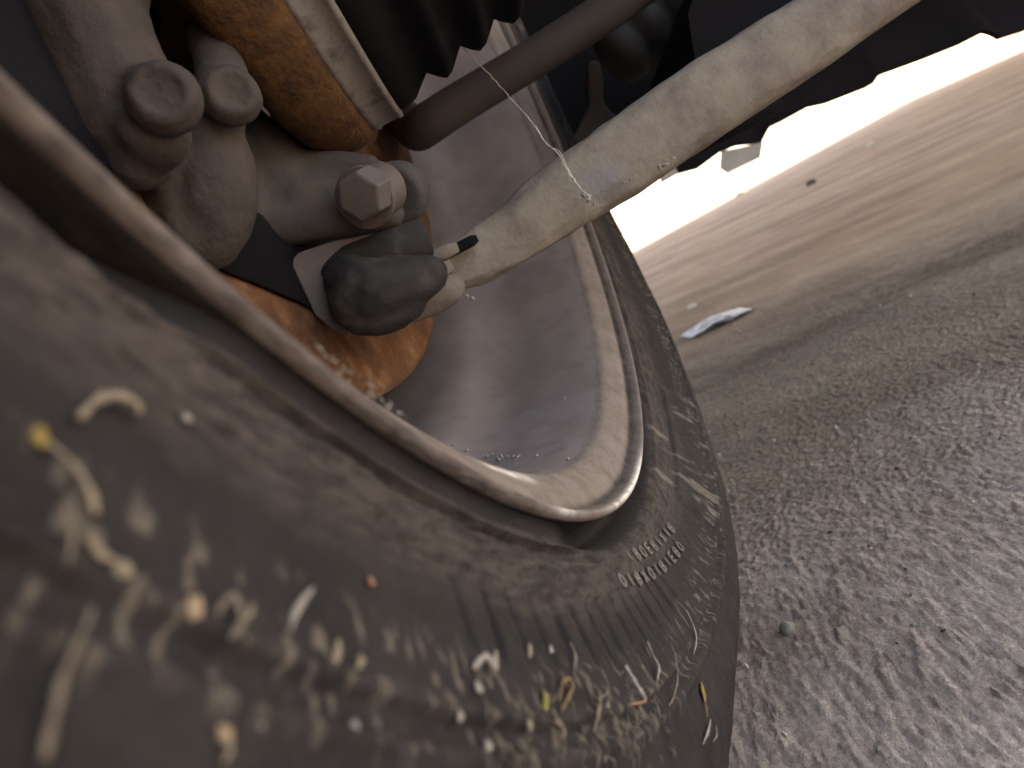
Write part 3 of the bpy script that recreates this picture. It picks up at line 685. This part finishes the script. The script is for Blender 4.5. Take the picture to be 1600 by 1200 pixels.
def bit(name, px, py, lpx, wpx, ang, m, label, cat, group, curl=.25):
    """a small seed, husk or flake: lumpy, flattened, slightly curled"""
    dg, r, t = px_tyre(px, py); p, tan, rad_, no = on_tyre(dg, r)
    L_ = lpx*t/FPX*.5; W_ = wpx*t/FPX*.5
    a = math.radians(ang); pd = Vector(tuple(RT*math.cos(a)+UP*math.sin(a))); pd = (pd-no*pd.dot(no)).normalized(); q = no.cross(pd)
    # foreshortening: the surface tilts away, so lengthen along the view
    fore = max(.35, math.sqrt(max(0, 1-abs(pd.dot(Vector(tuple(FW))))**2))); L_ /= fore
    bm = bmesh.new(); bmesh.ops.create_icosphere(bm, subdivisions=3, radius=1.)
    sd0 = random.random()*50
    for v in bm.verts:
        c = v.co; nz = float(fbm(np.array(c.x*1.6+sd0), np.array(c.y*1.6+c.z*1.3), 5, 3))-.5
        s = 1+1.3*nz
        x, y, z = c.x*L_*s, c.y*W_*s, c.z*min(W_, L_)*.38*s
        z += curl*L_*(c.x*c.x)
        v.co = pd*x+q*y+no*z
    o = link(name, bm_mesh(name, bm), m); o.location = p+no*(min(W_, L_)*.25+.0003)
    return tag(o, label, cat, group)

GD = 'dry plant bits stuck to the tyre side wall'
strand('dry_husk', [(108, 664), (130, 640), (160, 630), (190, 640), (206, 656)], 22, M['straw'], 'curved pale husk arching highest on the left of the tyre', 'husk', GD)
bit('seed', 55, 690, 34, 26, 60, M['yellow'], 'blurred yellowish bud at the left frame edge on the tyre', 'seed', GD)
strand('root', [(58, 700), (90, 735), (118, 775), (134, 812)], 17, M['straw'], 'pale rootlet running down from the yellowish bud on the tyre', 'root', GD, taper=(.5, .8, 1.5))
strand('root', [(84, 800), (92, 850), (90, 890)], 13, M['root'], 'short grey rootlet left of the yellow husk on the tyre', 'root', GD)
bit('dry_husk', 148, 865, 68, 18, 2, M['straw'], 'flat straw coloured husk lying level on the lower left tyre', 'husk', GD)
bit('leaf_flake', 185, 896, 28, 34, 70, M['straw'], 'tan flake just under the level straw husk', 'leaf flake', GD)
bit('seed', 294, 955, 30, 40, 0, M['peach'], 'bright peach seed, the largest seed on the lower left tyre', 'seed', GD)
strand('leaf_flake', [(322, 968), (345, 940), (358, 985), (344, 1006)], 17, M['root'], 'folded grey beige leaf shred beside the peach seed', 'leaf flake', GD)
strand('leaf_flake', [(352, 990), (372, 968), (380, 950)], 13, M['straw'], 'narrow pale shred forking up from the folded leaf shred', 'leaf flake', GD)
bit('chaff', 456, 961, 42, 12, 33, M['white_bit'], 'white grain of chaff lying slanted right of the peach seed', 'chaff', GD)
bit('grit', 285, 657, 15, 18, 0, M['white_bit'], 'single pale grit speck below the rim on the left tyre side', 'grit', GD)
bit('grit', 574, 912, 16, 15, 0, M['red_bit'], 'reddish speck on the dark middle of the tyre side wall', 'grit', GD)
bit('chaff', 520, 1020, 14, 40, 8, M['straw'], 'upright beige chaff right of the slanted white grain', 'chaff', GD)
bit('chaff', 556, 1036, 16, 26, -20, M['straw'], 'short beige chaff next to the upright beige chaff', 'chaff', GD)
strand('root', [(128, 958), (104, 1005), (78, 1060), (62, 1120), (50, 1195)], 20, M['root'], 'long brown root running out of the bottom left corner of the tyre', 'root', GD, taper=(.4, .8, 1, 1.1))
bit('seed', 341, 1150, 28, 26, 0, M['peach'], 'tan seed head low down on the left tyre side', 'seed', GD)
strand('stalk', [(342, 1166), (338, 1180), (334, 1198)], 16, M['straw'], 'short stalk hanging below the tan seed head', 'stalk', GD)
bit('leaf_flake', 396, 1122, 40, 14, 58, M['grey_bit'], 'grey slanted flake right of the tan seed head', 'leaf flake', GD)
bit('leaf_flake', 545, 1140, 18, 30, -10, M['grey_bit'], 'grey upright flake at the bottom centre left of the tyre', 'leaf flake', GD)
bit('grit', 740, 1076, 18, 22, 0, M['white_bit'], 'white crumb right under the pale leaf crumple on the tyre', 'grit', GD)
strand('leaf_flake', [(728, 1050), (745, 1032), (758, 1050), (764, 1024)], 17, M['white_bit'], 'pale crumpled leaf above the white crumb on the tyre', 'leaf flake', GD)
bit('grit', 712, 1121, 16, 18, 0, M['white_bit'], 'white round grit lower left of the pale crumpled leaf', 'grit', GD)
bit('grit', 755, 1166, 18, 20, 0, M['white_bit'], 'white round grit nearest the bottom edge under the tyre centre', 'grit', GD)
bit('chaff', 823, 1020, 9, 34, -8, M['straw'], 'slim beige chaff above the green yellow seed', 'chaff', GD)
bit('chaff', 857, 1017, 8, 16, -5, M['white_bit'], 'tiny white chaff between slim beige chaff and thin straw', 'chaff', GD)
strand('stalk', [(884, 1008), (889, 1028), (891, 1050)], 7, M['straw'], 'thin straw just above the tan curl', 'stalk', GD)
bit('seed', 847, 1097, 14, 34, -3, M['green_yellow'], 'green yellow seed standing upright beside the tan curl', 'seed', GD)
strand('dry_husk', [(866, 1100), (868, 1072), (880, 1066), (884, 1080), (875, 1098), (870, 1112)], 9, M['tan'], 'tan curled tendril right of the green yellow seed', 'husk', GD)
strand('stalk', [(855, 1112), (858, 1130), (868, 1142), (872, 1158)], 9, M['straw'], 'pale stem hanging under the tan curled tendril', 'stalk', GD)
bit('grit', 820, 1133, 16, 18, 0, M['straw'], 'beige crumb left of the hanging pale stem', 'grit', GD)
strand('stalk', [(969, 1044), (976, 1060), (988, 1080), (1000, 1095)], 10, M['white_bit'], 'bold whitish straw with bent tip, the clearest on the tyre', 'stalk', GD, taper=(.8, 1, 1.1), flat_=.8)
strand('stalk', [(998, 1092), (1000, 1098), (992, 1102), (978, 1104)], 6, M['red_bit'], 'reddish bent fibre at the tip of the whitish straw', 'stalk', GD)
strand('root', [(932, 1084), (926, 1112), (920, 1146)], 8, M['straw'], 'pale forked rootlet left of the whitish straw', 'root', GD, taper=(.3, .8, .5))
strand('root', [(916, 1080), (924, 1096), (940, 1086), (944, 1072)], 4, M['root'], 'fine crooked rootlet above the pale forked rootlet', 'root', GD)
bit('chaff', 946, 1104, 8, 18, -25, M['straw'], 'small beige chaff between forked rootlet and whitish straw', 'chaff', GD)
strand('root', [(1006, 1006), (1014, 1030), (1022, 1046), (1020, 1070)], 6, M['white_bit'], 'knotted white thread above right of the whitish straw', 'root', GD, taper=(1, .6, 1.3, .3))
strand('root', [(1015, 1092), (1020, 1110), (1025, 1124)], 4, M['straw'], 'thin thread right under the whitish straw tip', 'root', GD)
strand('root', [(1068, 955), (1078, 982), (1082, 1004), (1079, 1025)], 4, M['white_bit'], 'white forked hair highest on the right of the tyre bulge', 'root', GD, taper=(.4, .9, 1, .3))
strand('root', [(1050, 1022), (1052, 1060), (1046, 1090), (1040, 1105)], 3, M['straw'], 'long fine hair between knotted thread and yellow petal husk', 'root', GD)
bit('dry_husk', 1094, 1084, 14, 34, -8, M['yellow'], 'yellow petal shaped husk near the tyre edge by the ground', 'husk', GD)
strand('stalk', [(1094, 1092), (1096, 1106), (1100, 1122)], 4, M['yellow'], 'yellow tail hanging from the petal shaped husk', 'stalk', GD)
strand('root', [(1104, 1126), (1098, 1144), (1092, 1164)], 8, M['white_bit'], 'frayed whitish fibre under the yellow petal husk', 'root', GD, taper=(.3, 1, .3))
strand('root', [(1113, 1136), (1112, 1150), (1108, 1160)], 4, M['white_bit'], 'short white fibre closest to the ground at the tyre edge', 'root', GD, taper=(.6, 1, .3))
bit('chaff', 941, 1180, 8, 26, -12, M['straw'], 'beige sliver at the bottom edge under the forked rootlet', 'chaff', GD)
bit('seed', 876, 1194, 12, 14, 0, M['tan'], 'tan crumb cut by the bottom edge of the picture', 'seed', GD)

strand('hair', [(1098, 736), (1116, 742), (1134, 756), (1146, 778)], 2.5, M['grey_bit'], 'fine curved hair across the tyre bulge right of the rim', 'hair', GD)
# fine fibres caught along the side wall near the ground: too many and too thin to count
bm = bmesh.new()
for k in range(120):
    dg = random.uniform(-131, -116); r = random.gauss(.2345, .0035); p, tan, rad_, no = on_tyre(dg, r)
    L_ = random.uniform(.0008, .0032); d = (rad_*random.uniform(.6, 1)+tan*random.gauss(0, .45)).normalized(); sw = tan*random.gauss(0, .0004)
    q = [p+no*.0006-d*L_*.5, p+no*.0012+sw, p+no*.0007+d*L_*.5]
    tube_into(bm, q, [.00004, random.uniform(.00005, .00011), .00003], 5)
o = link('plant_fibres', bm_mesh('plant_fibres', bm), M['straw']); o['kind'] = 'stuff'; tag(o, 'fine pale plant fibres caught along the tyre bulge near the ground', 'plant fibres')

# pebbles and the plastic scrap on the concrete
def px_ground(px, py):
    d = FW + (px-800)/FPX*RT - (py-600)/FPX*UP
    n = np.array([-SLOPE*HD[0], -SLOPE*HD[1], 1.]); t = float((np.array([0, 0, -.29])-CAM) @ n/(d @ n)); X = CAM+t*d
    return X, t
def pebble(px, py, wpx, m, label, flat_=.6):
    X, t = px_ground(px, py); R = wpx*t/FPX*.5
    bm = bmesh.new(); bmesh.ops.create_icosphere(bm, subdivisions=3, radius=R); s0 = random.random()*99
    for v in bm.verts:
        c = v.co/R; v.co *= 1+.5*(float(fbm(np.array(c.x*1.2+s0), np.array(c.y*1.2+c.z), 3, 3))-.5); v.co.z *= flat_
    z = float(ground_plane(X[0], X[1])+ground_relief(np.array(X[0]), np.array(X[1])))
    o = link('pebble', bm_mesh('pebble', bm), m); o.location = (X[0], X[1], z+R*flat_*.55)
    tag(o, label, 'pebble', 'loose pebbles on the concrete')
pebble(1231, 986, 24, M['pebble_green'], 'grey green pebble casting a shadow on the near rough concrete', .9)
pebble(1082, 480, 15, M['pebble_pale'], 'round white pebble just above the bluish plastic scrap')
pebble(1156, 306, 13, M['pebble_pale'], 'pale pebble on the far concrete nearest the bright gap')
pebble(1268, 288, 17, M['pebble_dark'], 'lone dark brown pebble on the far concrete')
pebble(1362, 228, 12, M['pebble_pale'], 'pale pebble right of the dark pebble on the far concrete')
pebble(1434, 150, 14, M['pebble_pale'], 'pale pebble far right on the edge of the sunlit ground')
# loose grit on the near concrete: far too many grains to count
for m_, cnt in ((M['pebble_pale'], 60), (M['pebble_dark'], 60), (M['pebble_green'], 70)):
    bm = bmesh.new()
    for k in range(cnt):
        f_ = random.uniform(.17, .62); l_ = random.uniform(.02, .05+f_*.62)
        x = CAM[0]+HD[0]*f_+RD[0]*l_; y = CAM[1]+HD[1]*f_+RD[1]*l_
        r_ = random.choice((.0003, .0003, .0004, .0005, .0008))*(1+f_)
        z = float(ground_plane(x, y)+ground_relief(np.array(x), np.array(y)))
        chip((x, y, z+r_*.3), r_, random.uniform(.8, 1.5))
    o = link('loose_grit', bm_mesh('loose_grit', bm, False), m_); o['kind'] = 'stuff'
    tag(o, {'pebble_pale': 'pale loose grit', 'pebble_dark': 'dark loose grit'}.get([k for k, v in M.items() if v == m_][0], 'grey loose grit')+' scattered over the near rough concrete', 'grit')
pebble(1325, 178, 8, M['pebble_dark'], 'tiny dark fleck out on the sunlit ground')

X, t = px_ground(1120, 508); n = 24
E1 = RD; E2 = HD
PP = np.zeros((n, 14, 3))
for i in range(n):
    for j in range(14):
        u = (i/(n-1)-.5)*.078; v = (j/13-.5)*.06
        w = 1-.55*abs(i/(n-1)-.55)
        h = .003+.007*float(fbm(np.array(i*.28), np.array(j*.35), 77, 3))*math.sin(math.pi*min(1, max(0, (i+1)/(n+1))))
        x = X[0]+E1[0]*u+E2[0]*v*w; y = X[1]+E1[1]*u+E2[1]*v*w
        PP[i, j] = (x, y, float(ground_plane(x, y))+h)
ctr = PP.reshape(-1, 3).mean(0)
sc_o = link('plastic_scrap', grid_mesh('plastic_scrap', PP-ctr, shade=False), M['scrap']); sc_o.location = tuple(ctr)
sd_ = sc_o.modifiers.new('thickness', 'SOLIDIFY'); sd_.thickness = .0006
tag(sc_o, 'crumpled bluish white plastic scrap on the concrete beyond the tyre', 'litter')

# cobweb thread from boot to arm
bm = bmesh.new()
CW = [(640, -20, .250), (690, 42, .248), (745, 96, .244), (800, 156, .238), (835, 196, .232), (852, 222, .228), (872, 240, .222), (884, 262, .218), (905, 292, .214), (922, 308, .212)]
S = spline([tuple(at(*q)) for q in CW], 90)
tube_into(bm, [Vector(q)+Vector((random.gauss(0, .00012), random.gauss(0, .00012), random.gauss(0, .00012))) for q in S], [.00013+.00012*max(0, math.sin(k*.35))*(k > 45) for k in range(len(S))], 6)
S2_ = spline([tuple(at(a+2, b_+4*math.sin(k*2.), t)) for k, (a, b_, t) in enumerate(CW[4:])], 50)
tube_into(bm, [Vector(q) for q in S2_], [.00012]*len(S2_), 6)
tag(link('cobweb_thread', bm_mesh('cobweb_thread', bm), M['web']), 'fine pale cobweb thread strung from the black boot to the arm', 'cobweb')
